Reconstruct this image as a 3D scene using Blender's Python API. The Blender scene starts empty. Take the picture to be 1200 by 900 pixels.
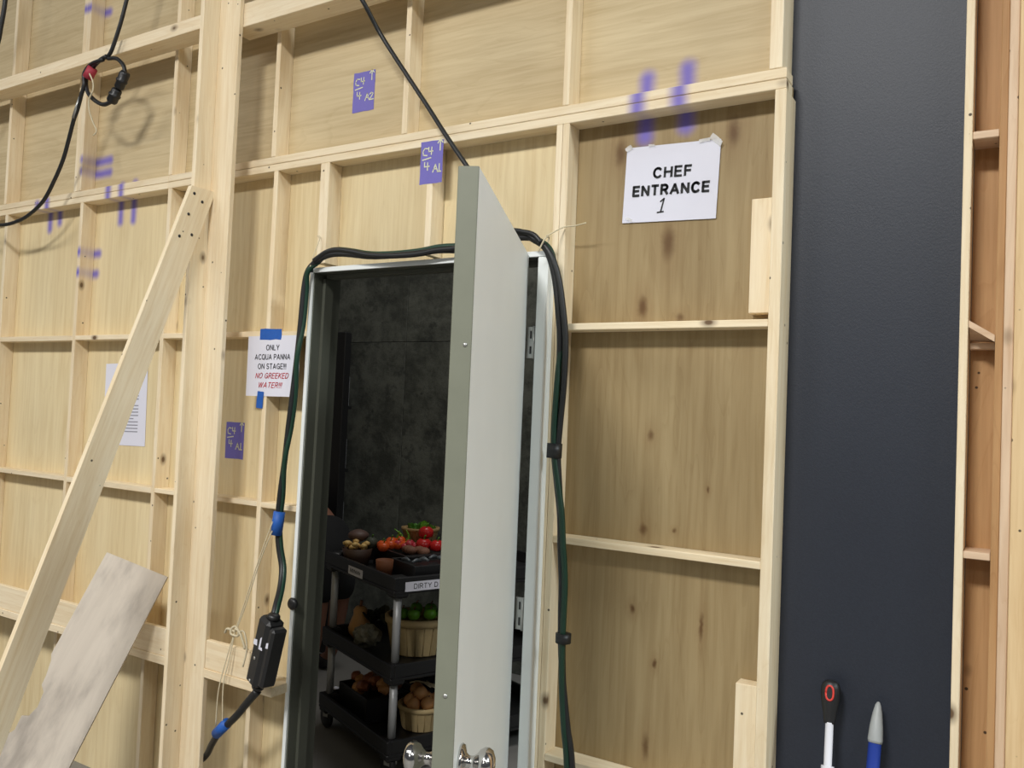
import bpy, bmesh, math, random
from mathutils import Vector, Matrix
random.seed(7)
S = bpy.context.scene
COL = S.collection
V = Vector

# ------------------------------------------------------------------ camera
cam_d = bpy.data.cameras.new('camera'); cam = bpy.data.objects.new('camera', cam_d); COL.objects.link(cam)
right = V((0.8532, 0.5198, 0.0421)); down = V((0.0176, 0.0521, -0.9985)); fwd = V((-0.5212, 0.8527, 0.0353))
M = Matrix((right, -down, -fwd)).transposed().to_4x4()
M.translation = V((0, -2.09, 1.557))
cam.matrix_world = M
cam_d.sensor_fit = 'HORIZONTAL'; cam_d.sensor_width = 36.0; cam_d.lens = 36.0 * 980 / 1200
cam_d.clip_start = 0.05; cam_d.clip_end = 100
S.camera = cam
# ------------------------------------------------------------------ world, lights, exposure
W = bpy.data.worlds.new('hall_air'); S.world = W; W.use_nodes = True
W.node_tree.nodes['Background'].inputs[0].default_value = (0.80, 0.84, 0.92, 1)
W.node_tree.nodes['Background'].inputs[1].default_value = 0.10
def area(loc, sx, sy, power, color=(1, 0.985, 0.955), target=None):
    l = bpy.data.lights.new('hall_or_fill_light', 'AREA'); l.shape = 'RECTANGLE'; l.size = sx; l.size_y = sy
    l.energy = power; l.color = color
    o = bpy.data.objects.new('hall_or_fill_light', l); COL.objects.link(o); o.location = loc
    if target: o.rotation_euler = (V(target) - V(loc)).to_track_quat('-Z', 'Y').to_euler()
    return o
# rows of fluorescent hall lights hung about 5.5 m up on the camera's side of the wall; last lamp added to brighten the door leaf
for x, y, z, p, w_ in ((-0.9, -4.4, 5.0, 415, 1.2), (-4.6, -4.8, 5.1, 190, 2.6), (3.6, -4.2, 5.1, 120, 2.6), (-8.2, -5.0, 5.1, 130, 2.6), (-0.5, -9.0, 5.1, 130, 2.6), (4.6, -1.1, 4.8, 430, 2.6)):
    area((x, y, z), w_, 0.8, p, (1, 0.985, 0.955) if y < -2 else (0.90, 0.98, 1.0))
area((-2.2, 1.4, 4.2), 1.2, 0.5, 33)   # unseen fill lamp, added to lift the dark set behind the wall
S.view_settings.view_transform = 'Standard'; S.view_settings.look = 'None'
S.view_settings.exposure = -0.3; S.view_settings.gamma = 1.0; S.view_settings.use_curve_mapping = False

# ------------------------------------------------------------------ material helpers
def srgb(r, g, b):
    f = lambda c: (c / 255 / 12.92) if c / 255 <= 0.04045 else ((c / 255 + 0.055) / 1.055) ** 2.4
    return (f(r), f(g), f(b), 1)
class NT:
    def __init__(s, name):
        s.m = bpy.data.materials.new(name); s.m.use_nodes = True
        s.t = s.m.node_tree; s.n = s.t.nodes; s.l = s.t.links
        s.p = s.n['Principled BSDF']
    def new(s, typ, **kw):
        n = s.n.new(typ)
        for k, v in kw.items(): setattr(n, k, v)
        return n
    def put(s, sock, v):
        if hasattr(v, 'is_output') or isinstance(v, bpy.types.NodeSocket): s.l.new(v, sock)
        else: sock.default_value = v
    def math(s, op, a, b=0.0, c=None, clamp=False):
        n = s.new('ShaderNodeMath', operation=op); n.use_clamp = clamp
        s.put(n.inputs[0], a); s.put(n.inputs[1], b)
        if c is not None: s.put(n.inputs[2], c)
        return n.outputs[0]
    def ss(s, v, a, b, lo=0.0, hi=1.0):
        n = s.new('ShaderNodeMapRange', interpolation_type='SMOOTHSTEP')
        s.put(n.inputs[0], v)
        for i, q in enumerate((a, b, lo, hi)): n.inputs[i + 1].default_value = q
        return n.outputs[0]
    def mix(s, f, a, b, mode='MIX'):
        n = s.new('ShaderNodeMix', data_type='RGBA', blend_type=mode)
        s.put(n.inputs[0], f); s.put(n.inputs[6], a); s.put(n.inputs[7], b)
        return n.outputs[2]
    def noise(s, vec, scale, detail=3.0, rough=0.5, dist=0.0):
        n = s.new('ShaderNodeTexNoise'); s.put(n.inputs['Vector'], vec)
        n.inputs['Scale'].default_value = scale; n.inputs['Detail'].default_value = detail
        n.inputs['Roughness'].default_value = rough; n.inputs['Distortion'].default_value = dist
        return n.outputs[0]
    def vec(s, op, a, b):
        n = s.new('ShaderNodeVectorMath', operation=op); s.put(n.inputs[0], a); s.put(n.inputs[1], b)
        return n.outputs[0]
def plain(name, col, rough=0.5, metal=0.0, spec=0.5, var=0.0, vscale=20, bump=0.0, coat=0.0):
    t = NT(name)
    t.p.inputs['Roughness'].default_value = rough; t.p.inputs['Metallic'].default_value = metal
    t.p.inputs['Specular IOR Level'].default_value = spec; t.p.inputs['Coat Weight'].default_value = coat
    t.p.inputs['Coat Roughness'].default_value = 0.08
    oc = t.new('ShaderNodeTexCoord').outputs['Object']
    f = t.noise(oc, vscale, 4)
    lo = tuple(c * (1 - var) for c in col[:3]) + (1,); hi = tuple(min(1, c * (1 + var)) for c in col[:3]) + (1,)
    t.put(t.p.inputs['Base Color'], t.mix(f, lo, hi))
    if bump:
        b = t.new('ShaderNodeBump'); b.inputs['Strength'].default_value = bump; b.inputs['Distance'].default_value = 0.004
        t.put(b.inputs['Height'], f); t.l.new(b.outputs[0], t.p.inputs['Normal'])
    return t.m
# purple registration marks sprayed over the joints of the flats: (x0, z0, x1, z1) in metres on the wall
SPRAY = [(-0.917, 2.335, -0.910, 2.520), (-0.800, 2.350, -0.792, 2.530),
         (-3.61, 3.268, -3.48, 3.262), (-3.53, 2.588, -3.41, 2.590), (-3.53, 2.538, -3.41, 2.536),
         (-3.865, 2.310, -3.855, 2.430), (-3.785, 2.335, -3.780, 2.440),
         (-3.325, 2.300, -3.320, 2.470), (-3.235, 2.300, -3.230, 2.475),
         (-3.53, 2.178, -3.455, 2.182), (-3.53, 2.088, -3.465, 2.094)]
def spray(t, col):
    g = t.new('ShaderNodeNewGeometry'); sp = t.new('ShaderNodeSeparateXYZ'); t.l.new(g.outputs['Position'], sp.inputs[0])
    wob = t.math('MULTIPLY', t.math('SUBTRACT', t.noise(g.outputs['Position'], 16, 2), 0.5), 0.010)
    x, z = t.math('ADD', sp.outputs[0], wob), t.math('ADD', sp.outputs[2], wob)
    tot = None
    for (x0, z0, x1, z1) in SPRAY:
        if abs(x1 - x0) < abs(z1 - z0):
            cx, hz, cz = (x0 + x1) / 2, abs(z1 - z0) / 2 - .01, (z0 + z1) / 2
            dx = t.math('ABSOLUTE', t.math('SUBTRACT', x, cx)); dz = t.math('MAXIMUM', t.math('SUBTRACT', t.math('ABSOLUTE', t.math('SUBTRACT', z, cz)), hz), 0.0)
        else:
            cx, hx, cz = (x0 + x1) / 2, abs(x1 - x0) / 2 - .01, (z0 + z1) / 2
            dz = t.math('ABSOLUTE', t.math('SUBTRACT', z, cz)); dx = t.math('MAXIMUM', t.math('SUBTRACT', t.math('ABSOLUTE', t.math('SUBTRACT', x, cx)), hx), 0.0)
        d = t.math('SQRT', t.math('ADD', t.math('MULTIPLY', dx, dx), t.math('MULTIPLY', dz, dz)))
        r = .042 if x0 > -2 else .036
        f = t.ss(d, 0.0, r, 0.92, 0.0)
        tot = f if tot is None else t.math('MAXIMUM', tot, f)
    nn = t.new('ShaderNodeSeparateXYZ'); t.l.new(g.outputs['Normal'], nn.inputs[0])
    tot = t.math('MULTIPLY', tot, t.math('MULTIPLY_ADD', t.math('ABSOLUTE', nn.outputs[1]), 0.7, 0.3))      # sprayed square on: sides catch little
    return t.mix(tot, col, srgb(116, 104, 190))
def wood(name, axis, light, dark, fine=90.0, broad=9.0, contrast=1.0, knot=0.072, knot_scale=7.0, spots=(), do_spray=False, rough=0.62, stain=0.0):
    """grain runs along `axis`; knots come from a sparse cell pattern or from the list `spots` (x, z, rx, rz)"""
    t = NT(name); ob = t.new('ShaderNodeTexCoord').outputs['Object']
    rnd = t.new('ShaderNodeObjectInfo').outputs['Random']
    off = t.new('ShaderNodeCombineXYZ')
    for i in range(3): t.l.new(t.math('MULTIPLY', rnd, (31.0, 57.0, 83.0)[i]), off.inputs[i])
    v0 = t.vec('ADD', ob, off.outputs[0])
    sc = [1.0, 1.0, 1.0]; sc['xyz'.index(axis)] = 0.045
    sb = [1.0, 1.0, 1.0]; sb['xyz'.index(axis)] = 0.13
    vf = t.vec('MULTIPLY', v0, tuple(sc)); vb = t.vec('MULTIPLY', v0, tuple(sb))
    n1 = t.noise(vf, fine, 4, 0.6, 0.3); n2 = t.noise(vb, broad, 3, 0.55, 1.1); n3 = t.noise(v0, 3.0, 2)
    rings = t.math('FRACT', t.math('MULTIPLY', n2, 9.0))
    rl = t.ss(rings, 0.72, 1.0)
    f = t.math('ADD', t.math('MULTIPLY', t.ss(n1, 0.3, 0.75), 0.55 * contrast), t.math('MULTIPLY', t.ss(n2, 0.3, 0.7), 0.35 * contrast))
    f = t.math('ADD', f, t.math('MULTIPLY', rl, 0.16 * contrast), clamp=True)
    c = t.mix(f, light, dark)
    tone = t.math('ADD', t.math('MULTIPLY', n3, 0.16), t.math('ADD', t.math('MULTIPLY', rnd, 0.10), 0.87))
    cc = t.new('ShaderNodeCombineColor'); [t.l.new(tone, cc.inputs[i]) for i in range(3)]
    c = t.mix(1.0, c, cc.outputs[0], 'MULTIPLY')
    if stain:
        sv = [1.0, 1.0, 1.0]; sv['xyz'.index(axis)] = 0.35
        st = t.ss(t.noise(t.vec('MULTIPLY', v0, tuple(sv)), 9.0, 5, 0.6), 0.42, 0.75); c = t.mix(t.math('MULTIPLY', st, stain), c, srgb(120, 112, 106))
    kc = srgb(92, 66, 42)
    if knot:
        sk = [1.0, 1.0, 1.0]; sk['xyz'.index(axis)] = 0.6
        vo = t.new('ShaderNodeTexVoronoi'); t.l.new(t.vec('MULTIPLY', v0, tuple(sk)), vo.inputs['Vector']); vo.inputs['Scale'].default_value = knot_scale
        d = vo.outputs['Distance']
        c = t.mix(t.ss(d, knot * 0.6, knot * 1.9, 0.6, 0.0), c, kc)
        c = t.mix(t.ss(d, knot * 0.5, knot * 0.9, 0.85, 0.0), c, kc)
        v2 = t.new('ShaderNodeTexVoronoi'); t.l.new(v0, v2.inputs['Vector']); v2.inputs['Scale'].default_value = 16.0
        c = t.mix(t.ss(v2.outputs['Distance'], 0.045, 0.07, 0.9, 0.0), c, srgb(48, 38, 30))     # screw heads and pitch dots
    if spots:
        g = t.new('ShaderNodeNewGeometry'); sp = t.new('ShaderNodeSeparateXYZ'); t.l.new(g.outputs['Position'], sp.inputs[0])
        wob = t.math('MULTIPLY', t.math('SUBTRACT', t.noise(g.outputs['Position'], 45, 3), 0.5), 0.012)
        for (x, z, rx, rz, k) in spots:
            a = t.math('DIVIDE', t.math('ADD', t.math('SUBTRACT', sp.outputs[0], x), wob), rx)
            b = t.math('DIVIDE', t.math('ADD', t.math('SUBTRACT', sp.outputs[2], z), wob), rz)
            d = t.math('SQRT', t.math('ADD', t.math('MULTIPLY', a, a), t.math('MULTIPLY', b, b)))
            c = t.mix(t.ss(d, 0.1, 1.0, k, 0.0), c, srgb(84, 58, 34))
            c = t.mix(t.ss(d, 0.4, 2.6, k * .30, 0.0), c, srgb(120, 88, 52))
    if do_spray: c = spray(t, c)
    t.put(t.p.inputs['Base Color'], c); t.p.inputs['Roughness'].default_value = rough; t.p.inputs['Specular IOR Level'].default_value = 0.25
    b = t.new('ShaderNodeBump'); b.inputs['Strength'].default_value = 0.15; b.inputs['Distance'].default_value = 0.002
    t.put(b.inputs['Height'], n1); t.l.new(b.outputs[0], t.p.inputs['Normal'])
    return t.m
PL, PD = srgb(244, 229, 199), srgb(219, 193, 150)
PINE = {a: wood('pine_' + a, a, PL, PD, contrast=0.8, do_spray=True) for a in 'xyz'}
PINE_WARM = {a: wood('pine_warm_' + a, a, srgb(232, 206, 176), srgb(200, 165, 130), contrast=0.8) for a in 'xz'}
PINE_TAN = wood('pine_tan', 'z', srgb(222, 194, 150), srgb(198, 163, 116), contrast=0.8)
PLY_LOW = wood('plywood_yellow', 'z', srgb(232, 215, 174), srgb(204, 179, 132), fine=55, broad=5, contrast=0.75, knot=0.0, do_spray=True, rough=0.55)
PLY_UP = wood('plywood_tan', 'x', srgb(212, 194, 156), srgb(178, 156, 116), fine=70, broad=6, contrast=0.8, knot=0.0, do_spray=True, rough=0.55)
KN = [(-0.663, 2.324, .026, .055, .85), (-0.835, 2.041, .028, .070, .85), (-0.903, 1.867, .020, .048, .95), (-0.794, 1.835, .016, .018, .7), (-0.986, 2.308, .026, .055, .8),
      (-0.865, 1.514, .013, .024, .7), (-0.877, 1.257, .015, .024, .8), (-0.789, 1.262, .008, .009, .8), (-0.901, 1.038, .011, .020, .95), (-0.831, 0.902, .008, .018, .95),
      (-0.706, 1.020, .008, .050, .9), (-0.849, 0.678, .014, .05, .75), (-0.700, 1.379, .006, .014, .9)]
PLY_RIGHT = wood('plywood_knotty', 'z', srgb(168, 148, 110), srgb(132, 109, 72), fine=55, broad=5, contrast=0.8, knot=0.0, spots=KN, do_spray=True, rough=0.55)
PLY_ORANGE = wood('plywood_orange', 'z', srgb(200, 160, 114), srgb(168, 126, 82), fine=60, broad=8, knot=0.05, knot_scale=6, rough=0.55)
GREYPLY = wood('weathered_plywood', 'z', srgb(214, 204, 190), srgb(186, 175, 162), fine=40, broad=3, contrast=0.6, knot=0.0, stain=0.6)
JAMB_SHADED = plain('shaded_jamb_paint', srgb(80, 82, 72), 0.5, var=0.10, vscale=14)  # same paint as the door edge, darkened for the shade of the open leaf
WHITE = plain('white_paint', srgb(236, 240, 238), 0.42, var=0.04, vscale=6)
GREYP = plain('grey_green_paint', srgb(120, 122, 107), 0.45, var=0.10, vscale=14)
BLACKC = plain('black_rubber', srgb(28, 29, 30), 0.45, var=0.2, vscale=40)
GREENC = plain('dark_green_rubber', srgb(20, 56, 40), 0.4, var=0.15, vscale=40)
BLACKP = plain('black_plastic', srgb(30, 30, 31), 0.4, var=0.15, vscale=50, bump=0.1)
CHROME = plain('brushed_chrome', srgb(205, 203, 200), 0.16, metal=1.0)
STEEL = plain('galvanised_steel', srgb(190, 190, 186), 0.35, metal=0.8, var=0.1)
POLEM = plain('grey_aluminium', srgb(186, 188, 190), 0.38, metal=0.25, var=0.05)
PAPER = plain('white_paper', srgb(226, 226, 238), 0.5, var=0.01, vscale=10)
INK = plain('black_ink', srgb(18, 18, 20), 0.6); REDINK = plain('red_ink', srgb(190, 52, 60), 0.6); GREYINK = plain('grey_ink', srgb(150, 150, 160), 0.7)
BLUETAPE = plain('blue_tape', srgb(32, 92, 178), 0.55, var=0.15, vscale=60)
PURPLE = plain('purple_tape', srgb(112, 104, 184), 0.55, var=0.08, vscale=30)
CHALK = plain('pale_marker', srgb(222, 222, 190), 0.7)
STRING = plain('cotton_string', srgb(206, 194, 164), 0.8, var=0.1, vscale=120)
REDTAPE = plain('red_tape', srgb(168, 50, 66), 0.6)
FELT = plain('dark_grey_paint', srgb(41, 46, 57), 0.48, var=0.22, vscale=260, bump=0.10, spec=0.45)
SOOT = None
def scenic():
    t = NT('dark_plaster'); ob = t.new('ShaderNodeTexCoord').outputs['Object']
    a = t.noise(ob, 5.0, 8, 0.72, 0.1); b = t.noise(ob, 9, 6, 0.7)
    c = t.mix(t.ss(a, 0.35, 0.65), srgb(62, 64, 58), srgb(100, 102, 94)); c = t.mix(t.ss(b, 0.54, 0.66, 0, 0.6), c, srgb(40, 42, 40))
    t.put(t.p.inputs['Base Color'], c); t.p.inputs['Roughness'].default_value = 0.8
    bp = t.new('ShaderNodeBump'); bp.inputs['Strength'].default_value = 0.5; bp.inputs['Distance'].default_value = 0.02
    t.put(bp.inputs['Height'], a); t.l.new(bp.outputs[0], t.p.inputs['Normal']); return t.m
SCENIC = scenic()
CONCRETE = plain('grey_concrete', srgb(128, 126, 122), 0.55, var=0.25, vscale=3, bump=0.05)

# ------------------------------------------------------------------ object helpers
def empty(name, loc=(0, 0, 0)):
    o = bpy.data.objects.new(name, None); COL.objects.link(o); o.location = loc; o.empty_display_size = 0.05; return o
def tag(o, label=None, cat=None, group=None, kind=None):
    for k, v in (('label', label), ('category', cat), ('group', group), ('kind', kind)):
        if v: o[k] = v
    return o
def world_of(o):
    m = o.matrix_basis.copy()
    if o.parent: m = world_of(o.parent) @ o.matrix_parent_inverse @ m
    return m
def adopt(o, parent):
    if parent is not None:
        o.parent = parent; o.matrix_parent_inverse = world_of(parent).inverted()
    return o
def from_bm(name, bm, mat, parent=None, smooth=False, mtx=None):
    """link a bmesh given in world space (or in local space when mtx is given) as one mesh object"""
    me = bpy.data.meshes.new(name)
    if mtx is None:
        lo = V((min(v.co[i] for v in bm.verts) for i in range(3))); hi = V((max(v.co[i] for v in bm.verts) for i in range(3)))
        c = (lo + hi) / 2
        bmesh.ops.translate(bm, verts=bm.verts, vec=-c); mtx = Matrix.Translation(c)
    bmesh.ops.recalc_face_normals(bm, faces=bm.faces)
    bm.to_mesh(me); bm.free()
    for m in (mat if isinstance(mat, (list, tuple)) else [mat]): me.materials.append(m)
    if smooth:
        for p in me.polygons: p.use_smooth = True
    o = bpy.data.objects.new(name, me); COL.objects.link(o); o.matrix_basis = mtx
    return adopt(o, parent)
def add_box(bm, lo, hi, bev=0.0):
    r = bmesh.ops.create_cube(bm, size=1.0)
    vs = r['verts']
    for v in vs: v.co = V([lo[i] + (v.co[i] + 0.5) * (hi[i] - lo[i]) for i in range(3)])
    if bev: bmesh.ops.bevel(bm, geom=list({e for v in vs for e in v.link_edges}), offset=bev, segments=1, affect='EDGES')
    return vs
def box(name, lo, hi, mat, parent=None, bev=0.0015, mtx=None):
    bm = bmesh.new(); add_box(bm, lo, hi, bev); return from_bm(name, bm, mat, parent, mtx=mtx)
def hexa(name, pts, mat, parent=None, mtx=None):
    """eight corners: four of one end, then the four facing them"""
    bm = bmesh.new(); v = [bm.verts.new(p) for p in pts]
    for f in ((0, 1, 2, 3), (7, 6, 5, 4), (0, 4, 5, 1), (1, 5, 6, 2), (2, 6, 7, 3), (3, 7, 4, 0)): bm.faces.new([v[i] for i in f])
    return from_bm(name, bm, mat, parent, mtx=mtx)
def spline(pts, n=6):
    P = [V(p) for p in pts]; out = []
    for i in range(len(P) - 1):
        p0 = P[i - 1] if i else P[0] * 2 - P[1]; p1, p2 = P[i], P[i + 1]; p3 = P[i + 2] if i + 2 < len(P) else P[-1] * 2 - P[-2]
        for k in range(n):
            t = k / n
            out.append(0.5 * ((2 * p1) + (-p0 + p2) * t + (2 * p0 - 5 * p1 + 4 * p2 - p3) * t * t + (-p0 + 3 * p1 - 3 * p2 + p3) * t ** 3))
    return out + [P[-1]]
def add_tube(bm, pts, r, sides=8, smooth_n=6):
    P = spline(pts, smooth_n) if smooth_n > 1 else [V(p) for p in pts]
    rr = r if callable(r) else (lambda u: r)
    rings = []; up = V((0.31, 0.87, 0.38))
    for i, p in enumerate(P):
        d = (P[min(i + 1, len(P) - 1)] - P[max(i - 1, 0)]).normalized()
        a = up - d * up.dot(d)
        if a.length < 1e-4: a = d.orthogonal()
        a.normalize(); b = d.cross(a); up = a
        q = rr(i / (len(P) - 1))
        rings.append([bm.verts.new(p + (a * math.cos(2 * math.pi * k / sides) + b * math.sin(2 * math.pi * k / sides)) * q) for k in range(sides)])
    for A, B in zip(rings, rings[1:]):
        for k in range(sides): bm.faces.new((A[k], A[(k + 1) % sides], B[(k + 1) % sides], B[k]))
    bm.faces.new(rings[0][::-1]); bm.faces.new(rings[-1])
def tube(name, pts, r, mat, parent=None, sides=8, smooth_n=6):
    bm = bmesh.new(); add_tube(bm, pts, r, sides, smooth_n); return from_bm(name, bm, mat, parent, smooth=True)
def add_lathe(bm, prof, seg=20, sx=1.0, sy=1.0):
    """prof: list of (radius, z)"""
    rings = []
    for (r, z) in prof:
        if r < 1e-6: rings.append([bm.verts.new((0, 0, z))])
        else: rings.append([bm.verts.new((r * sx * math.cos(2 * math.pi * k / seg), r * sy * math.sin(2 * math.pi * k / seg), z)) for k in range(seg)])
    for A, B in zip(rings, rings[1:]):
        if len(A) == 1 and len(B) == 1: continue
        for k in range(seg):
            k2 = (k + 1) % seg
            if len(A) == 1: bm.faces.new((A[0], B[k2], B[k]))
            elif len(B) == 1: bm.faces.new((A[k], A[k2], B[0]))
            else: bm.faces.new((A[k], A[k2], B[k2], B[k]))
def lathe(name, prof, mat, loc, parent=None, seg=20, rot=None, sx=1.0, sy=1.0):
    bm = bmesh.new(); add_lathe(bm, prof, seg, sx, sy)
    m = Matrix.Translation(V(loc)) @ (rot.to_matrix().to_4x4() if rot is not None else Matrix.Identity(4))
    return from_bm(name, bm, mat, parent, smooth=True, mtx=m)
def frame_at(loc, xdir, ydir):
    """matrix with local x along xdir, local y about along ydir, z = x cross y"""
    x = V(xdir).normalized(); z = x.cross(V(ydir)).normalized(); y = z.cross(x)
    m = Matrix((x, y, z)).transposed().to_4x4(); m.translation = V(loc); return m

# ================================================================== THE SETTING
floor = box('floor', (-14, -12, -0.05), (8, 8, 0.0), CONCRETE, None, 0); tag(floor, kind='structure')
PY = 0.064                                                       # plywood face, behind the stud edges
# ---- the long wall: open-framed plywood flats, studs every two feet
wall = empty('wall_back', (-2.5, 0.04, 0)); tag(wall, kind='structure')
def ply(x0, x1, z0, z1, mat, y=PY): return box('plywood_panel', (x0, y, z0), (x1, y + 0.012, z1), mat, wall, 0.0008)
def stud(x0, x1, z0, z1, y0=0.0, y1=PY, mat=None): return box('stud', (x0, y0, z0), (x1, y1, z1), mat or PINE['z'], wall)
def rail(x0, x1, z0, z1, y0=0.0, y1=PY, mat=None): return box('rail', (x0, y0, z0), (x1, y1, z1), mat or PINE['x'], wall)
SEAM = 2.421; TOP = 3.66
ply(-5.36, -4.142, 0, SEAM, PLY_LOW); ply(-4.138, -2.922, 0, SEAM, PLY_LOW); ply(-2.918, -2.322, 0, SEAM, PLY_LOW)
ply(-2.318, -2.095, 0, SEAM, PLY_LOW); ply(-2.093, -1.602, 2.035, SEAM, PLY_LOW); ply(-1.600, -1.165, 2.035, SEAM, PLY_LOW)
ply(-1.163, -0.515, 0, SEAM, PLY_RIGHT)
ply(-5.36, -2.925, 2.424, TOP, PLY_UP); ply(-2.922, -0.528, 2.424, TOP, PLY_UP)
LOW = 2.395
for x in (-5.34, -4.74, -4.128, -3.520, -2.921, -2.322): stud(x, x + 0.021, 0, LOW)
for x in (-4.745, -4.150, -3.578, -2.925, -2.342, -1.740, -1.147): stud(x, x + 0.021, 2.449, TOP)
stud(-3.557, -3.525, 2.449, TOP)
stud(-2.091, -2.050, 2.045, LOW); stud(-1.626, -1.603, 2.045, LOW)          # cripples over the door
stud(-1.163, -1.143, 0, LOW); stud(-1.142, -1.121, 0, LOW)                  # pair beside the door
stud(-0.542, -0.514, 0, LOW, 0, 0.1); stud(-0.559, -0.527, 2.449, TOP, 0, 0.1)
box('scab_board', (-0.597, 0.020, 1.836), (-0.543, PY, 2.128), PINE['z'], wall)
box('scab_board', (-0.599, 0.020, 0.63), (-0.543, PY, 0.910), PINE['z'], wall)
for a, b in ((-5.36, -2.925), (-2.924, -0.515)):
    rail(a, b, 2.422, 2.448); rail(a, b, LOW, 2.4205)
bays = [(-5.319, -4.74), (-4.719, -4.128), (-4.107, -3.520), (-3.499, -2.921), (-2.900, -2.322)]
for a, b in bays:
    for z in (1.815, 1.206, 0.606): rail(a, b, z - 0.019 + random.uniform(-.004, .002), z)
for z in (1.813, 1.206): rail(-2.301, -2.096, z - 0.019, z)
for z in (1.818, 1.219, 0.614): rail(-1.121, -0.542, z - 0.019, z, 0.0, PY)
# ---- right-hand flat with the orange plywood
wr = empty('wall_right', (0.3, 0.04, 0)); tag(wr, kind='structure')
box('plywood_panel', (-0.104, PY + .02, 0), (1.2, PY + 0.032, TOP), PLY_ORANGE, wr, 0.0008)
box('stud', (-0.122, -0.002, 0), (-0.105, PY + .02, TOP), PINE['z'], wr)
box('stud', (-0.053, 0.0, 0), (-0.0375, PY + .02, TOP), PLY_ORANGE, wr)  # browner plywood colour stands in for the shade on this stud
box('rail', (-0.1045, 0.0, 2.209), (-0.0535, PY + .02, 2.226), PINE_WARM['x'], wr)
box('rail', (-0.1045, 0.0, 1.283), (-0.0535, PY + .02, 1.299), PINE_WARM['x'], wr)
box('rail', (-0.1045, 0.050, 1.745), (-0.0535, PY + .02, 1.760), PINE_WARM['x'], wr)
hexa('twisted_block', [(-0.104, 0.0, 1.805), (-0.104, 0.0, 1.790), (-0.104, 0.062, 1.764), (-0.104, 0.062, 1.779),
                       (-0.054, 0.0, 1.772), (-0.054, 0.0, 1.757), (-0.054, 0.062, 1.761), (-0.054, 0.062, 1.776)], PINE_WARM['x'], wr)
box('upright_board', (-0.037, -0.022, 0), (-0.0185, -0.001, TOP), PINE_WARM['z'], wr)
box('upright_board', (-0.018, -0.028, 0), (0.125, -0.001, TOP), PINE_TAN, wr)
# ---- dark wall of the set beyond the doorway
wi = empty('wall_interior', (-3.0, 2.3, 0)); tag(wi, kind='structure')
for xa, xb in ((-8.0, -5.955), (-5.952, -3.512), (-3.509, -1.072), (-1.069, 2.0)):
    for za, zb in ((0.0, 2.002), (2.005, 4.4)): box('plaster_panel', (xa, 2.28, za), (xb, 2.40, zb), SCENIC, wi, 0.002)

# ---- doorway: frame and open door
door = empty('door_1', (-1.2, -0.02, 0)); tag(door, kind='structure')
lean = lambda z: -2.0735 - (2.02 - z) * 0.0113
def left_piece(name, xa, xb, y0, y1, mat, ztop=2.021):
    P = []
    for z in (0.0, ztop): P += [(lean(z) + xa, y0, z), (lean(z) + xb, y0, z), (lean(z) + xb, y1, z), (lean(z) + xa, y1, z)]
    return hexa(name, P, mat, door)
left_piece('frame_edge', 0.0, 0.014, -0.042, -0.036, WHITE); left_piece('jamb', 0.0, 0.0195, -0.0358, 0.088, JAMB_SHADED); left_piece('door_stop', 0.0197, 0.032, 0.002, 0.040, JAMB_SHADED, 1.99)
box('frame_edge', (-2.0735, -0.042, 2.006), (-1.150, -0.036, 2.022), WHITE, door, 0.0008)
box('jamb', (-2.053, -0.0358, 2.004), (-1.184, 0.088, 2.0215), JAMB_SHADED, door, 0.0008)
box('door_stop', (-2.040, 0.002, 1.992), (-1.184, 0.040, 2.0038), JAMB_SHADED, door, 0.0008)
box('frame_edge', (-1.1835, -0.042, 0), (-1.150, -0.020, 2.0055), WHITE, door, 0.003)
box('casing', (-1.1655, -0.0195, 0), (-1.1505, -0.0005, 2.0055), WHITE, door, 0.001)
box('jamb', (-1.1835, -0.0195, 0), (-1.166, 0.088, 2.0035), JAMB_SHADED, door, 0.0008)
HX, HY = -1.214, -0.040; TH = math.radians(114.0); DW, DT = 0.855, 0.040
dd = V((-math.cos(TH), -math.sin(TH), 0)); tn = V((-math.sin(TH), math.cos(TH), 0)); fn = -tn
bm = bmesh.new(); add_box(bm, (0, 0, 0.012), (DW, DT, 2.013), 0.0015)
bm.faces.ensure_lookup_table()
for f in bm.faces:
    if f.calc_center_median().y < 0.0004: f.material_index = 1
dm = Matrix((dd, tn, V((0, 0, 1)))).transposed().to_4x4(); dm.translation = V((HX, HY, 0))
leaf = from_bm('door_leaf', bm, [GREYP, WHITE], door, mtx=dm)
for z in (1.762, 0.995, 0.28):
    h = box('hinge', (-1.2135, -0.034, z - 0.045), (-1.184, -0.031, z + 0.045), STEEL, door, 0.0005)
    for dz in (-0.022, 0.022):
        box('hinge_screw', (-1.2025, -0.0352, z + dz - 0.011), (-1.1975, -0.0340, z + dz + 0.011), BLACKP, h, 0)
    tube('hinge_pin', [(-1.189, -0.037, z - 0.046), (-1.189, -0.037, z + 0.046)], 0.0035, STEEL, h, 8, 1)
lathe('rubber_bumper', [(0, 0), (.020, 0), (.021, .006), (.016, .012), (0, .014)], BLACKP, (-2.073, -.0425, .890), door, 16, rot=V((0, -1, 0)).to_track_quat('Z', 'Y'))
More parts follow.
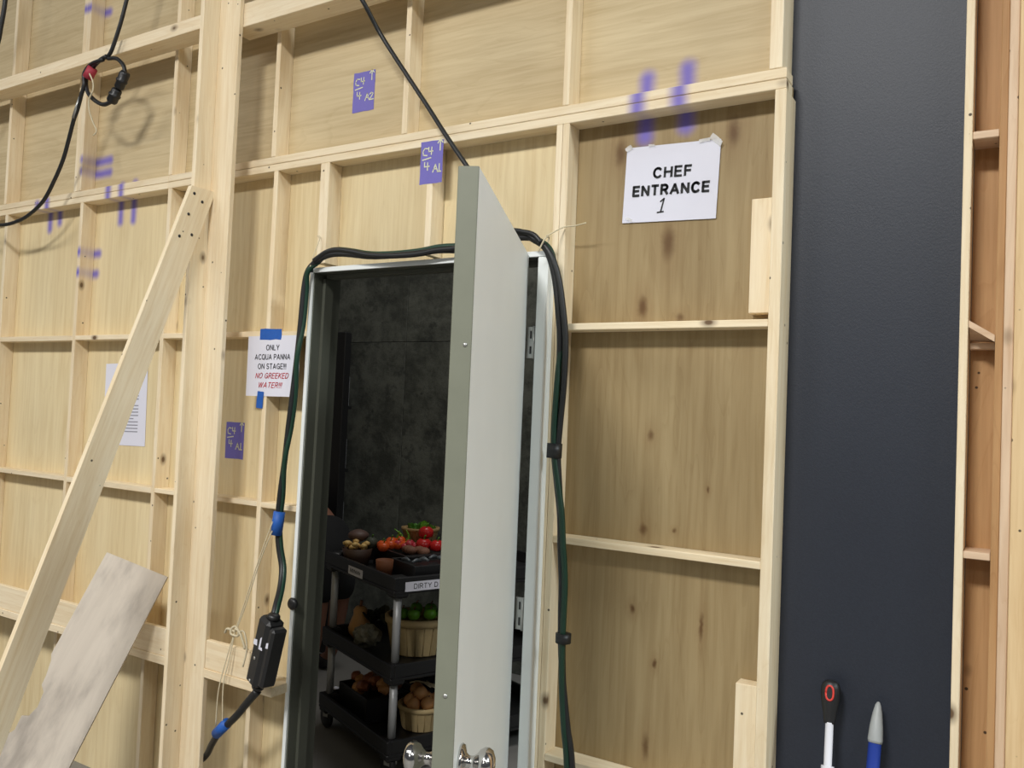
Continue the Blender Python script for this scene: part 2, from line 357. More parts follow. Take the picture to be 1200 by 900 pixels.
# knobs on both faces
kz = 0.898; kbase = V((HX, HY, kz)) + dd * (DW - 0.068)
kp = [(0.0, 0.0), (0.031, 0.0), (0.033, 0.003), (0.030, 0.008), (0.016, 0.012), (0.012, 0.018), (0.012, 0.026), (0.016, 0.032), (0.024, 0.038), (0.029, 0.047), (0.029, 0.054), (0.024, 0.062), (0.012, 0.067), (0.0, 0.068)]
for d, b in ((fn, kbase), (tn, kbase + tn * DT)):
    lathe('door_knob', kp, CHROME, b, leaf, 28, rot=d.to_track_quat('Z', 'Y'))
lathe('screw', [(0, 0), (0.004, 0), (0.004, 0.001), (0, 0.0015)], STEEL, V((HX, HY, 1.68)) + dd * DW + tn * 0.012, leaf, 10, rot=dd.to_track_quat('Z', 'Y'))
lathe('screw', [(0, 0), (0.004, 0), (0.004, 0.001), (0, 0.0015)], STEEL, V((HX, HY, 1.04)) + dd * DW + tn * 0.02, leaf, 10, rot=dd.to_track_quat('Z', 'Y'))

# ---- dark felt-faced panel between the two flats
dp = empty('grey_panel', (-0.32, 0.106, 0)); tag(dp, 'tall dark grey painted panel between the plywood flats', 'panel')
box('face', (-0.5265, 0.100, 0.0), (-0.106, 0.112, TOP), FELT, dp, 0.001)

# ================================================================== TIMBER BRACING
up = empty('timber_brace', (-2.5, -0.1, 0)); tag(up, 'pale timber upright with a diagonal strut left of the doorway', 'brace')
box('flat_upright', (-2.528, -0.108, 0), (-2.421, -0.0895, TOP), PINE['z'], up)
box('edge_upright', (-2.547, -0.177, 0), (-2.5285, -0.0895, TOP), PINE['z'], up)
# the strut leans out from the upright down to the floor, side on to the wall
t0, t1 = V((-2.518, -0.156, 2.296)), V((-2.518, -0.975, -0.02))
dirn = (t1 - t0).normalized()
mtx = frame_at(t0, (1, 0, 0), -dirn.cross(V((1, 0, 0))))
# local: x = thickness, z roughly along the strut
zax = dirn; xax = V((1, 0, 0)); yax = zax.cross(xax)
ms = Matrix((xax, yax, zax)).transposed().to_4x4(); ms.translation = t0
Ls = (t1 - t0).length
strut = hexa('diagonal_strut', [(-.0095, -.048, -.035), (.0095, -.048, -.035), (.0095, .048, .0), (-.0095, .048, .0), (-.0095, -.048, Ls), (.0095, -.048, Ls), (.0095, .048, Ls - .03), (-.0095, .048, Ls - .03)], PINE['z'], up, mtx=ms)
for (a, b) in ((-.012, .03), (.028, .02), (.02, .10), (-.02, .16), (.022, .19)):
    lathe('screw', [(0, 0), (0.006, 0), (0.005, 0.0015), (0, 0.002)], BLACKP, ms @ V((.0095, a, b)), strut, 8, rot=V((1, 0, 0)).to_track_quat('Z', 'Y'))
wl = box('timber_rail', (-5.3, -0.0885, 2.953), (-2.490, -0.0005, 3.006), PINE['x']); tag(wl, 'horizontal timber rail high on the left of the upright brace', 'timber')
wl2 = box('timber_rail', (-2.489, -0.0885, 2.908), (-1.25, -0.0005, 2.995), PINE['x']); tag(wl2, 'short timber rail above the doorway at the upper edge of the picture', 'timber')
for nm, xa, xb, lab in (('l', -5.3, -2.548, 'low L-shaped timber ledge behind the leaning plywood offcut'), ('r', -2.4205, -2.085, 'low L-shaped timber ledge under the black cable box')):
    e = empty('timber_ledge', (xb, -0.05, 0.6)); tag(e, lab, 'timber')
    box('ledge_board', (xa, -0.110, 0.593), (xb, -0.0005, 0.6235), PINE['x'], e)
    box('face_board', (xa, -0.106, 0.624), (xb - (.07 if nm == 'r' else 0), -0.086, 0.722), PINE['x'], e)
# leaning offcut with a ragged bite out of its edge
TL, TR = V((-2.86, -.21, .985)), V((-2.672, -.087, .903)); RB = V((-2.755, -.372, .283))
ux = (TR - TL).normalized(); dz = (RB - TR); dz -= ux * dz.dot(ux); dz.normalize(); nz = ux.cross(dz)
w = (TR - TL).length; Lp = 1.02
mo = Matrix((ux, nz, dz)).transposed().to_4x4(); mo.translation = TL      # local: x across, y = -face normal, z down the board
outl = [(0, 0), (w, 0.0), (w, Lp), (0.0, Lp - .02), (0.0, .66), (.014, .64), (.012, .592), (.034, .585), (.046, .55), (.040, .50), (.022, .482), (.020, .45), (.010, .40), (0, .38)]
bm = bmesh.new()
A = [bm.verts.new((x, -.006, z)) for x, z in outl]; B = [bm.verts.new((x, .006, z)) for x, z in outl]
bm.faces.new(A); bm.faces.new(B[::-1])
for i in range(len(A)): j = (i + 1) % len(A); bm.faces.new((A[i], B[i], B[j], A[j]))
off = from_bm('plywood_offcut', bm, GREYPLY, mtx=mo); tag(off, 'weathered grey plywood offcut leaning beside the timber upright', 'board')

# ================================================================== SIGNS, TAPES
def arc(cx, cy, rx, ry, a0, a1, n=14): return [(cx + rx * math.cos(math.radians(a0 + (a1 - a0) * k / n)), cy + ry * math.sin(math.radians(a0 + (a1 - a0) * k / n))) for k in range(n + 1)]
GLYPH = {
 'A': (.82, [[(0, 0), (.41, 1), (.82, 0)], [(.15, .32), (.67, .32)]]), 'C': (.78, [arc(.42, .5, .40, .5, 42, 318)]), 'D': (.74, [[(0, 0), (0, 1), (.32, 1)] + arc(.32, .5, .40, .5, 90, -90) + [(0, 0)]]),
 'E': (.62, [[(.62, 1), (0, 1), (0, 0), (.62, 0)], [(0, .52), (.56, .52)]]), 'F': (.58, [[(.58, 1), (0, 1), (0, 0)], [(0, .5), (.52, .5)]]),
 'G': (.82, [arc(.42, .5, .40, .5, 42, 325) + [(.80, .45), (.48, .45)], [(.80, .45), (.80, .02)]]), 'H': (.70, [[(0, 0), (0, 1)], [(.70, 0), (.70, 1)], [(0, .53), (.70, .53)]]), 'I': (.0, [[(0, 0), (0, 1)]]),
 'K': (.70, [[(0, 0), (0, 1)], [(.66, 1), (0, .36)], [(.24, .58), (.70, 0)]]), 'L': (.54, [[(0, 1), (0, 0), (.54, 0)]]), 'N': (.70, [[(0, 0), (0, 1), (.70, 0), (.70, 1)]]),
 'O': (.84, [arc(.42, .5, .42, .5, 0, 360, 22)]), 'P': (.62, [[(0, 0), (0, 1), (.36, 1)] + arc(.36, .73, .26, .27, 90, -90, 9) + [(0, .46)]]), 'Q': (.84, [arc(.42, .5, .42, .5, 0, 360, 22), [(.52, .26), (.84, -.06)]]),
 'R': (.66, [[(0, 0), (0, 1), (.36, 1)] + arc(.36, .74, .27, .26, 90, -90, 9) + [(0, .48)], [(.36, .48), (.66, 0)]]), 'S': (.66, [arc(.33, .745, .30, .255, 25, 270, 12) + arc(.33, .245, .33, .245, 90, -160, 12)]),
 'T': (.68, [[(0, 1), (.68, 1)], [(.34, 1), (.34, 0)]]), 'U': (.70, [[(0, 1), (0, .35)] + arc(.35, .35, .35, .35, 180, 360, 12) + [(.70, 1)]]), 'W': (1.08, [[(0, 1), (.27, 0), (.54, 1), (.81, 0), (1.08, 1)]]),
 'Y': (.76, [[(0, 1), (.38, .45), (.76, 1)], [(.38, .45), (.38, 0)]]), '!': (.0, [[(0, 1), (0, .32)], [(0, .04), (0, 0)]]), ' ': (.16, [])}
def lettering(body, m, x, y, size, mat, parent, width=None, weight=.15, shear=0.0):
    """upright sans capitals cut from flat strokes; size is the capital height"""
    gap = .19 + weight; pen = 0.0; L = []
    for ch in body:
        w_, ss_ = GLYPH[ch]
        for st_ in ss_: L.append([(pen + a + shear * b, b) for a, b in st_])
        pen += w_ + gap
    pen -= gap; k = (width / (pen + weight)) if width else size
    h_ = size * (1 - weight)
    o = strokes('lettering', [[(x + (a - pen / 2) * k, y + (b - .5) * h_) for a, b in q] for q in L], m, size * weight / 2, mat, parent); return o
def strokes(name, lines, m, r, mat, parent):
    bm = bmesh.new()
    for L in lines:
        for a, b in zip(L, L[1:]):
            a, b = V((a[0], a[1], 0)), V((b[0], b[1], 0)); d = (b - a).normalized(); n = V((-d.y, d.x, 0)) * r; a = a - d * r * .6; b = b + d * r * .6
            vs = [bm.verts.new(p + V((0, 0, .0009))) for p in (a - n, b - n, b + n, a + n)]; bm.faces.new(vs)
    return from_bm(name, bm, mat, parent, mtx=m.copy())
def wallframe(cx, y, cz, rot=0.0, yaw=0.0):
    """local x to the right along the wall, local y up, local z out of the wall"""
    return Matrix.Translation((cx, y, cz)) @ Matrix.Rotation(yaw, 4, 'Z') @ Matrix.Rotation(math.pi / 2, 4, 'X') @ Matrix.Rotation(rot, 4, 'Z')
def sheet(name, m, w, h, mat, parent=None, thick=0.0006, curl=0.0, n=8, ragged=0.0):
    bm = bmesh.new(); rows = []
    for j in range(n + 1):
        row = []
        for i in range(n + 1):
            u, v = i / n - .5, j / n - .5
            z = curl * ((2 * u) ** 2 * 0.6 + (u * v) * 0.8)
            row.append(bm.verts.new((u * w + (random.uniform(-ragged, ragged) if i in (0, n) else 0), v * h + (random.uniform(-ragged, ragged) if j in (0, n) else 0), z)))
        rows.append(row)
    fs = [bm.faces.new((rows[j][i], rows[j][i + 1], rows[j + 1][i + 1], rows[j + 1][i])) for j in range(n) for i in range(n)]
    r = bmesh.ops.extrude_face_region(bm, geom=fs)
    for g in r['geom']:
        if isinstance(g, bmesh.types.BMVert): g.co.z -= thick
    return from_bm(name, bm, mat, parent, mtx=m)
# CHEF ENTRANCE 1, in a clear sleeve
cm = wallframe(-0.834, PY - 0.004, 2.208, math.radians(-2.0))
cs = sheet('paper_sign', cm, 0.270, 0.213, PAPER); tag(cs, 'white sleeved sign reading CHEF ENTRANCE 1 right of the doorway', 'sign')
lettering('CHEF', cm, .004, .029, .0320, INK, cs, width=.112, weight=.21)
lettering('ENTRANCE', cm, .002, -.019, .0320, INK, cs, width=.222, weight=.23)
strokes('handwriting', [[(-.024, -.052), (-.014, -.044), (-.022, -.082)], [(-.031, -.082), (-.014, -.080)]], cm, .0022, INK, cs)
t = NT('clear_sleeve'); gl = t.new('ShaderNodeBsdfGlossy'); gl.inputs['Roughness'].default_value = 0.10; tr_ = t.new('ShaderNodeBsdfTransparent'); mx = t.new('ShaderNodeMixShader')
mx.inputs[0].default_value = 0.02; t.l.new(tr_.outputs[0], mx.inputs[1]); t.l.new(gl.outputs[0], mx.inputs[2]); t.l.new(mx.outputs[0], t.n['Material Output'].inputs[0]); SLEEVE = t.m
sheet('clear_sleeve', cm @ Matrix.Translation((-.002, .001, .0022)), 0.277, 0.218, SLEEVE, cs, 0.0002, 0.003, 12, 0.0012)
t = NT('sleeve_glint_film'); t.p.inputs['Base Color'].default_value = (1, 1, 1, 1); t.p.inputs['Roughness'].default_value = 0.12; t.p.inputs['Alpha'].default_value = 0.45; CLEAR = t.m
for x, y, ww, hh, rr in ((.124, .104, .040, .016, -.7), (.092, .107, .030, .008, .05), (-.128, .104, .020, .012, .5), (-.060, .107, .018, .006, 0), (-.112, -.098, .020, .008, -.4)):  # whitish scraps in place of glints along the sleeve's edges
    sheet('sleeve_glint', cm @ Matrix.Translation((x, y, .0035)) @ Matrix.Rotation(rr, 4, 'Z') @ Matrix.Rotation(.35, 4, 'X'), ww, hh, CLEAR, cs, 0.0002, 0.004, 4, 0.001)
# water sign
am = wallframe(-2.276, -0.0012, 1.690, math.radians(0.4))
asn = sheet('paper_sign', am, 0.262, 0.216, PAPER); tag(asn, 'white sign with black and red lettering taped left of the door frame', 'sign')
for i, (tx, wd, col, sh) in enumerate((('ONLY', .066, INK, 0), ('ACQUA PANNA', .178, INK, 0), ('ON STAGE!!!', .142, INK, 0), ('NO GREEKED', .165, REDINK, .3), ('WATER!!!', .118, REDINK, .3))):
    lettering(tx, am, -.003 - (.008 if i == 4 else 0), .066 - i * .0335, .0205, col, asn, width=wd, weight=.135, shear=sh)
tp = sheet('tape_strip', wallframe(-2.294, -0.0016, 1.804, math.radians(-1)), .108, .040, BLUETAPE, asn, 0.0004, 0, 4, .002)
tp2 = sheet('tape_strip', wallframe(-2.330, -0.0030, 1.568, math.radians(-3)), .032, .060, BLUETAPE, asn, 0.0004, 0, 4, .001)
# printed sheet behind the strut
pm = wallframe(-3.212, PY - 0.002, 1.528, math.radians(1.5))
ps = sheet('printed_sheet', pm, 0.286, 0.345, PAPER); tag(ps, 'printed white sheet partly hidden behind the diagonal strut', 'paper')
bm = bmesh.new()
for i in range(17):
    y = .10 - i * .0135
    for k in range(2):
        a = -.10 + k * .10; b = a + .092 - (0.03 if (i * 7 + k) % 5 == 0 else 0)
        bm.faces.new([bm.verts.new(p) for p in ((a, y, .0006), (b, y, .0006), (b, y + .0045, .0006), (a, y + .0045, .0006))])
from_bm('printed_lines', bm, GREYINK, ps, mtx=pm.copy())
strokes('heading', [[(.030, .043), (.072, .043)]], pm, .004, INK, ps)
# purple piece tags with chalky marker writing
def tag_label(cx, y, cz, w, h, third, label, rot=0.0):
    m = wallframe(cx, y, cz, rot); o = sheet('tape_label', m, w, h, PURPLE, None, .0004, 0, 4, .001); tag(o, label, 'label', 'purple piece tags on the wall')
    L = []
    def g(pts, ox, oy, s): L.append([(ox + a * s, oy + b * s) for a, b in pts])
    s = .024
    g([(.8, .9), (.3, 1), (0, .6), (.1, .1), (.7, 0)], -w * .40, h * .17, s); g([(0, 1), (0, .45), (.7, .45)], -w * .14, h * .18, s); g([(.5, 1), (.45, 0)], -w * .14, h * .18, s)     # C4
    g([(-.1, -.1), (1.3, .1)], -w * .38, h * .09, s)
    g([(0, 1), (0, .4), (.8, .4)], -w * .30, -h * .16, s); g([(.5, .9), (.5, -.1)], -w * .30, -h * .16, s)                                                                          # 4
    g([(0, 0), (.4, 1), (.8, 0)], w * .08, -h * .24, s); g([(.15, .4), (.65, .4)], w * .08, -h * .24, s)                                                                              # A
    if third == '2': g([(0, .8), (.3, 1), (.6, .8), (0, 0), (.7, 0)], w * .30, -h * .24, s)
    else: g([(.3, 1), (.3, 0)], w * .28, -h * .24, s); g([(.0, 0), (.6, 0)], w * .28, -h * .24, s)
    g([(.4, 1.1), (.4, -.4)], w * .26, h * .32, s); g([(0, .6), (.4, 1.1), (.8, .6)], w * .26, h * .32, s)                                                                            # arrow
    strokes('handwriting', L, m, .0019, CHALK, o); return o
tag_label(-1.968, PY - .001, 2.651, .097, .140, '2', 'purple tag marked C4 over 4 A2, topmost of the purple tags')
tag_label(-1.610, -0.001, 2.341, .088, .137, '1', 'purple tag marked A1 on the stud just above the doorway')
tag_label(-2.528, PY - .001, 1.412, .100, .137, '1', 'faint purple tag low on the plywood left of the door frame')

# ================================================================== CABLES
def cable_thing(name, label, loc): e = empty(name, loc); tag(e, label, 'cable'); return e
# bundle over and down the door frame
cb = cable_thing('cable_bundle', 'bundle of black and green cables draped around the white door frame', (-1.6, -.06, 2.03))
topL = [(-2.145, -.062, 1.157), (-2.141, -.062, 1.249), (-2.128, -.062, 1.365), (-2.118, -.062, 1.481), (-2.106, -.062, 1.597), (-2.095, -.062, 1.713), (-2.086, -.062, 1.828), (-2.079, -.062, 1.944), (-2.066, -.062, 2.005),
        (-2.030, -.064, 2.036), (-1.976, -.066, 2.054), (-1.927, -.066, 2.057), (-1.863, -.066, 2.050), (-1.790, -.066, 2.040), (-1.702, -.066, 2.037), (-1.600, -.064, 2.038), (-1.519, -.064, 2.042), (-1.440, -.062, 2.038), (-1.348, -.062, 2.040), (-1.263, -.064, 2.058), (-1.205, -.066, 2.058)]
rightD = [(-1.182, -.068, 2.048), (-1.148, -.068, 2.026), (-1.128, -.066, 1.990), (-1.113, -.06, 1.930), (-1.103, -.055, 1.850), (-1.096, -.05, 1.762), (-1.096, -.05, 1.644), (-1.101, -.05, 1.526), (-1.100, -.05, 1.455), (-1.088, -.05, 1.374), (-1.075, -.05, 1.294), (-1.067, -.05, 1.202), (-1.057, -.05, 1.111), (-1.055, -.05, 1.019), (-1.053, -.05, .928), (-1.047, -.05, .837), (-1.034, -.05, .727), (-1.019, -.05, .618), (-1.0, -.05, .30), (-.99, -.05, .012)]
lowL = [(-2.040, -.160, 0.876), (-2.052, -.140, 0.905), (-2.084, -.095, 0.95), (-2.112, -.065, 1.007), (-2.135, -.062, 1.077)]
def shift(P, f): return [(p[0] + f(i)[0], p[1] + f(i)[1], p[2] + f(i)[2]) for i, p in enumerate(P)]
base = lowL + topL + rightD
tube('black_cable', base, .0098, BLACKC, cb)
def green_off(i):
    if i < 6: return (.006, .004, 0)
    if i < 15: return (.007, .006 - .012 * (i % 3 == 1), 0)
    if i < 27: return (0, .004, .011 + .004 * math.sin(i * .9))
    return (.006 + .005 * math.sin(i * .55), -.011 if i > 31 else .002, 0)
tube('green_cable', shift(base, green_off), .0085, GREENC, cb)
tube('black_cable', shift(topL[9:] + rightD, lambda i: (.009 + .011 * math.sin(i * .45) if i > 11 else 0, -.006, .004 + .008 * math.sin(i * .8) if i < 13 else 0)), .0088, BLACKC, cb)
for p, q in (((-1.097, -.056, 1.48), (-1.098, -.056, 1.44)), ((-1.047, -.056, .97), (-1.047, -.056, .945))):
    tube('tape_wrap', [p, q], .0215, BLACKC, cb, 14, 1)
tube('tape_wrap', [(-2.136, -.066, 1.192), (-2.146, -.066, 1.115)], .0195, BLUETAPE, cb, 14, 1)
tube('string_tie', [(-1.158, -.085, 2.01), (-1.150, -.088, 2.022), (-1.138, -.085, 2.046), (-1.145, -.05, 2.056), (-1.158, -.045, 2.03)], .0022, STRING, cb, 6)
tube('string_tie', [(-1.142, -.07, 2.056), (-1.122, -.01, 2.092), (-1.09, -.006, 2.094), (-1.05, -.012, 2.098)], .0020, STRING, cb, 6)
tube('string_tie', [(-2.042, -.075, 2.02), (-2.055, -.05, 2.06), (-2.066, -.012, 2.13), (-2.085, -.006, 2.14)], .0016, STRING, cb, 6)
# power box hanging at the foot of the left run
pb = empty('power_box', (-2.09, -.15, .75)); tag(pb, 'black inline power box hanging on the cable left of the doorway', 'power box')
a0, a1 = V((-2.030, -.165, .868)), V((-2.098, -.150, .640)); zd = (a0 - a1).normalized(); xd = (V((1, -.25, 0)) - zd * V((1, -.25, 0)).dot(zd)).normalized(); yd = zd.cross(xd)
mb = Matrix((xd, yd, zd)).transposed().to_4x4(); mb.translation = (a0 + a1) / 2; hl = (a0 - a1).length / 2
bm = bmesh.new(); add_box(bm, (-.046, -.032, -hl), (.022, .032, hl), .012); from_bm('case', bm, BLACKP, pb, mtx=mb.copy())
bm = bmesh.new(); add_box(bm, (.0225, -.027, -hl + .02), (.052, .027, hl - .012), .008); from_bm('side_case', bm, BLACKP, pb, mtx=mb.copy())
lathe('socket_collar', [(0, 0), (.022, 0), (.020, .01), (.014, .016), (0, .016)], BLACKP, mb @ V((-.006, 0, hl)), pb, 14, rot=zd.to_track_quat('Z', 'Y'))
lathe('socket_collar', [(0, 0), (.022, 0), (.020, .01), (.015, .018), (0, .018)], BLACKP, mb @ V((-.006, 0, -hl)), pb, 14, rot=(-zd).to_track_quat('Z', 'Y'))
for (x, z, ww, hh) in ((-.026, .030, .024, .020), (.002, .044, .010, .036), (.010, .026, .024, .010), (.036, .050, .014, .020)):
    q = V((x, -.0322 if x < .02 else -.0274, z)); bm = bmesh.new()
    bm.faces.new([bm.verts.new((q.x + s * ww / 2, q.y - .0004, q.z + u * hh / 2 + s * .003)) for s, u in ((-1, -1), (1, -1), (.6, 1), (-1, .8))]); from_bm('paint_mark', bm, PAPER, pb, mtx=mb.copy())
for (x, z) in ((-.012, -.02), (-.012, -.10)):
    lathe('lid_screw', [(0, 0), (.006, 0), (.005, .002), (0, .003)], STEEL, mb @ V((x, -.032, z)), pb, 10, rot=(mb.to_3x3() @ V((0, -1, 0))).to_track_quat('Z', 'Y'))
tc = cable_thing('cable_tail', 'black cable running down from the power box behind the timber upright', (-2.2, -.14, .5))
tube('black_cable', [(-2.105, -.150, .622), (-2.148, -.148, .578), (-2.206, -.14, .519), (-2.269, -.13, .466), (-2.317, -.12, .426), (-2.37, -.10, .371), (-2.44, -.07, .300), (-2.56, -.05, .22), (-2.62, -.06, .10)], lambda u: .014 - .004 * u, BLACKC, tc)
tube('tape_wrap', [(-2.262, -.132, .478), (-2.325, -.12, .425)], .018, BLUETAPE, tc, 14, 1)
st = empty('string_loop', (-2.3, -.15, .85)); tag(st, 'pale cotton string tied from the blue tape to the cable end', 'string')
kn = V((-2.263, -.118, .780))
tube('strand', [(-2.146, -.085, 1.16), (-2.19, -.10, 1.02), (-2.24, -.11, .86), kn], .0020, STRING, st, 6)
tube('strand', [(-2.142, -.088, 1.13), (-2.178, -.10, 1.03), (-2.228, -.11, .87), kn + V((.004, 0, 0))], .0020, STRING, st, 6)
tube('strand', [kn, (-2.283, -.130, .69), (-2.303, -.140, .58), (-2.308, -.140, .46)], .0022, STRING, st, 6)
tube('strand', [kn, (-2.270, -.130, .69), (-2.281, -.140, .60), (-2.272, -.142, .47)], .0022, STRING, st, 6)
tube('knot', [kn + V((-.05, 0, -.012)), kn + V((-.03, -.006, .006)), kn, kn + V((.012, -.008, .012)), kn + V((.03, -.004, .0)), kn + V((.055, 0, -.05))], .0042, STRING, st, 7)
tube('knot', [kn + V((.0, 0, .018)), kn + V((.022, -.006, .010)), kn + V((.02, -.004, -.010)), kn + V((-.01, -.008, -.008)), kn + V((-.012, -.004, .010)), kn + V((.0, 0, .018))], .0040, STRING, st, 7)
tube('strand', [kn + V((.015, 0, 0)), kn + V((.055, -.01, .01)), kn + V((.075, -.012, -.04)), kn + V((.070, -.02, -.10))], .0030, STRING, st, 6)
# single cable from above, passing behind the open door
sc = cable_thing('hanging_cable', 'thin dark cable slanting down to the top of the open door', (-1.7, -.05, 2.6))
tube('black_cable', [(-2.00, -.114, 3.10), (-1.925, -.112, 2.985), (-1.843, -.104, 2.872), (-1.807, -.045, 2.773), (-1.694, -.040, 2.621), (-1.601, -.045, 2.503), (-1.515, -.06, 2.397), (-1.439, -.07, 2.306), (-1.34, -.072, 2.18), (-1.268, -.075, 2.092), (-1.225, -.078, 2.075), (-1.180, -.082, 2.062), (-1.152, -.082, 2.036)], .0072, BLACKC, sc)
# looped cable with connectors on the upper left
lc = cable_thing('looped_cable', 'black cable tied in a loop with connectors at the high left rail', (-3.2, -.11, 2.9))
tube('black_cable', [(-3.03, -.11, 3.36), (-3.092, -.115, 3.145), (-3.122, -.118, 3.047), (-3.164, -.12, 2.955), (-3.19, -.12, 2.927), (-3.125, -.122, 2.912), (-3.077, -.122, 2.876), (-3.063, -.12, 2.834)], .008, BLACKC, lc)
tube('black_cable', [(-3.143, -.12, 2.741), (-3.195, -.12, 2.737), (-3.243, -.12, 2.755), (-3.287, -.12, 2.783), (-3.316, -.12, 2.811), (-3.331, -.12, 2.850), (-3.321, -.12, 2.882), (-3.287, -.122, 2.903), (-3.236, -.126, 2.922), (-3.185, -.128, 2.930)], .0085, BLACKC, lc)
tube('black_cable', [(-3.20, -.132, 2.918), (-3.285, -.130, 2.915), (-3.33, -.130, 2.884), (-3.325, -.130, 2.838), (-3.345, -.128, 2.798), (-3.376, -.122, 2.745), (-3.402, -.12, 2.706), (-3.445, -.11, 2.639), (-3.498, -.10, 2.555), (-3.566, -.095, 2.471), (-3.649, -.09, 2.394), (-3.764, -.09, 2.340), (-3.873, -.09, 2.319), (-3.973, -.09, 2.316), (-4.123, -.09, 2.332), (-4.4, -.09, 2.40)], .0080, BLACKC, lc)
def barrel(p, q, r, nm):
    d = (V(q) - V(p)); Lh = d.length; lathe(nm, [(0, 0), (r * .8, 0), (r, .008), (r, Lh * .45), (r * 1.12, Lh * .48), (r * 1.12, Lh * .60), (r * .95, Lh * .63), (r * .95, Lh - .006), (r * .7, Lh), (0, Lh)], BLACKP, p, lc, 12, rot=d.to_track_quat('Z', 'Y'))
barrel((-3.058, -.122, 2.846), (-3.100, -.122, 2.785), .020, 'connector'); barrel((-3.145, -.121, 2.737), (-3.105, -.122, 2.785), .021, 'connector')
tube('tape_wrap', [(-3.275, -.128, 2.898), (-3.305, -.130, 2.862)], .020, REDTAPE, lc, 12, 1)
tube('string_tie', [(-3.275, -.14, 2.87), (-3.248, -.14, 2.831), (-3.245, -.14, 2.795), (-3.276, -.135, 2.765), (-3.278, -.13, 2.723), (-3.267, -.12, 2.679), (-3.252, -.11, 2.641), (-3.272, -.11, 2.623)], .0032, STRING, lc, 6)
tube('tape_wrap', [(-3.352, -.126, 2.79), (-3.40, -.121, 2.712)], .0092, STEEL, lc, 10, 1)
lt = cable_thing('vertical_cable', 'thick black cable hanging at the upper left corner of the picture', (-4.05, -.1, 3.2))
tube('black_cable', [(-4.01, -.11, 3.6), (-4.031, -.11, 3.366), (-4.039, -.11, 3.307), (-4.054, -.11, 3.242), (-4.074, -.11, 3.166), (-4.12, -.12, 3.05), (-4.2, -.12, 2.9)], .010, BLACKC, lt)

# ================================================================== BROOM HANDLES against the felt panel
def pole(name, label, top, foot, parts):
    e = empty(name, foot); tag(e, label, 'handle'); d = (V(foot) - V(top)); L = d.length; q = d.normalized()
    rot = q.to_track_quat('Z', 'X')
    for nm, prof, m, sx, sy in parts:
        lathe(nm, [(r, z if z < 50 else L) for r, z in prof], m, top, e, 18, rot=rot, sx=sx, sy=sy)
    return e, rot
WPL = plain('white_plastic', srgb(216, 216, 222), 0.35); BPL = plain('blue_plastic', srgb(34, 58, 140), 0.4); GPL = plain('grey_plastic', srgb(168, 172, 172), 0.45, var=0.1, vscale=60); RPL = plain('red_plastic', srgb(214, 62, 52), 0.45)
top1 = V((-0.382, 0.070, 0.948)); e1, r1 = pole('mop_handle', 'white mop handle with a black grip and red hanging ring', top1, (-0.352, -0.18, 0.0),
    [('grip', [(0, 0), (.010, .001), (.019, .008), (.0225, .02), (.022, .045), (.017, .07), (.0135, .095), (.013, .1), (0, .1)], BLACKP, .62, 1.0),
     ('shaft', [(0, .0975), (.0092, .0975), (.0092, 99), (0, 99)], WPL, 1, 1), ('collar', [(.0094, .194), (.0150, .194), (.0150, .27), (.0094, .275)], WPL, 1, 1)])
dn = r1 @ V((0, 0, 1)); outw = V((0, -1, 0)) - dn * V((0, -1, 0)).dot(dn); outw.normalize(); side = dn.cross(outw)
c0 = top1 + dn * .031 + outw * .0135
tube('hanging_ring', [c0 + side * .0085 * math.cos(a) * 1.0 + dn * .0165 * (math.sin(a) * abs(math.sin(a)) ** -.25 if abs(math.sin(a)) > 1e-3 else 0) for a in [2 * math.pi * k / 20 for k in range(21)]], .0026, RPL, e1, 6, 1)
bm = bmesh.new(); bm.faces.new([bm.verts.new(c0 + outw * .0010 + side * .007 * math.cos(a) + dn * .014 * math.sin(a)) for a in [2 * math.pi * k / 16 for k in range(16)]]); from_bm('ring_recess', bm, INK, e1)
top2 = V((-0.276, 0.070, 0.918)); e2, r2 = pole('mop_handle', 'blue mop handle with a pointed grey end cap', top2, (-0.296, -0.20, 0.0),
    [('end_cap', [(0, 0), (.003, .001), (.0065, .008), (.0105, .025), (.0145, .055), (.0165, .085), (.015, .092), (0, .092)], GPL, 1, 1),
     ('shaft', [(0, .0905), (.0142, .0905), (.0142, 99), (0, 99)], BPL, 1, 1)])

# ================================================================== INSIDE THE SET: CART AND PRODUCE
NC = V((-2.235, 0.705, 0)); u = V((-.92, .392, 0)); v = V((.392, .92, 0)); CU, CV = .68, .90
cartm = Matrix((u, v, V((0, 0, 1)))).transposed().to_4x4(); cartm.translation = NC      # mirrored axes are fine for plain meshes
def C(a, b, z): return NC + u * a + v * b + V((0, 0, z))
cart = empty('utility_cart', NC + u * .34 + v * .45); tag(cart, 'black three-shelf utility cart with grey poles seen through the doorway', 'cart')
for zt in (0.778, 0.415, 0.10):
    bm = bmesh.new()
    add_box(bm, (-.02, -.02, zt), (CU + .02, CV + .02, zt + .015), .004)
    for lo, hi in (((-.02, -.02, zt + .0152), (CU + .02, .0, zt + .07)), ((-.02, CV, zt + .0152), (CU + .02, CV + .02, zt + .07)), ((-.02, .0005, zt + .0152), (.0, CV - .0005, zt + .07)), ((CU, .0005, zt + .0152), (CU + .02, CV - .0005, zt + .07))): add_box(bm, lo, hi, .003)
    for a, b in ((0.018, 0.018), (CU - .018, 0.018), (0.018, CV - .018), (CU - .018, CV - .018)): add_box(bm, (a - .036, b - .036, zt - .018), (a + .036, b + .036, zt + .071), .008)
    bmesh.ops.transform(bm, matrix=cartm, verts=bm.verts); from_bm('shelf', bm, BLACKP, cart)
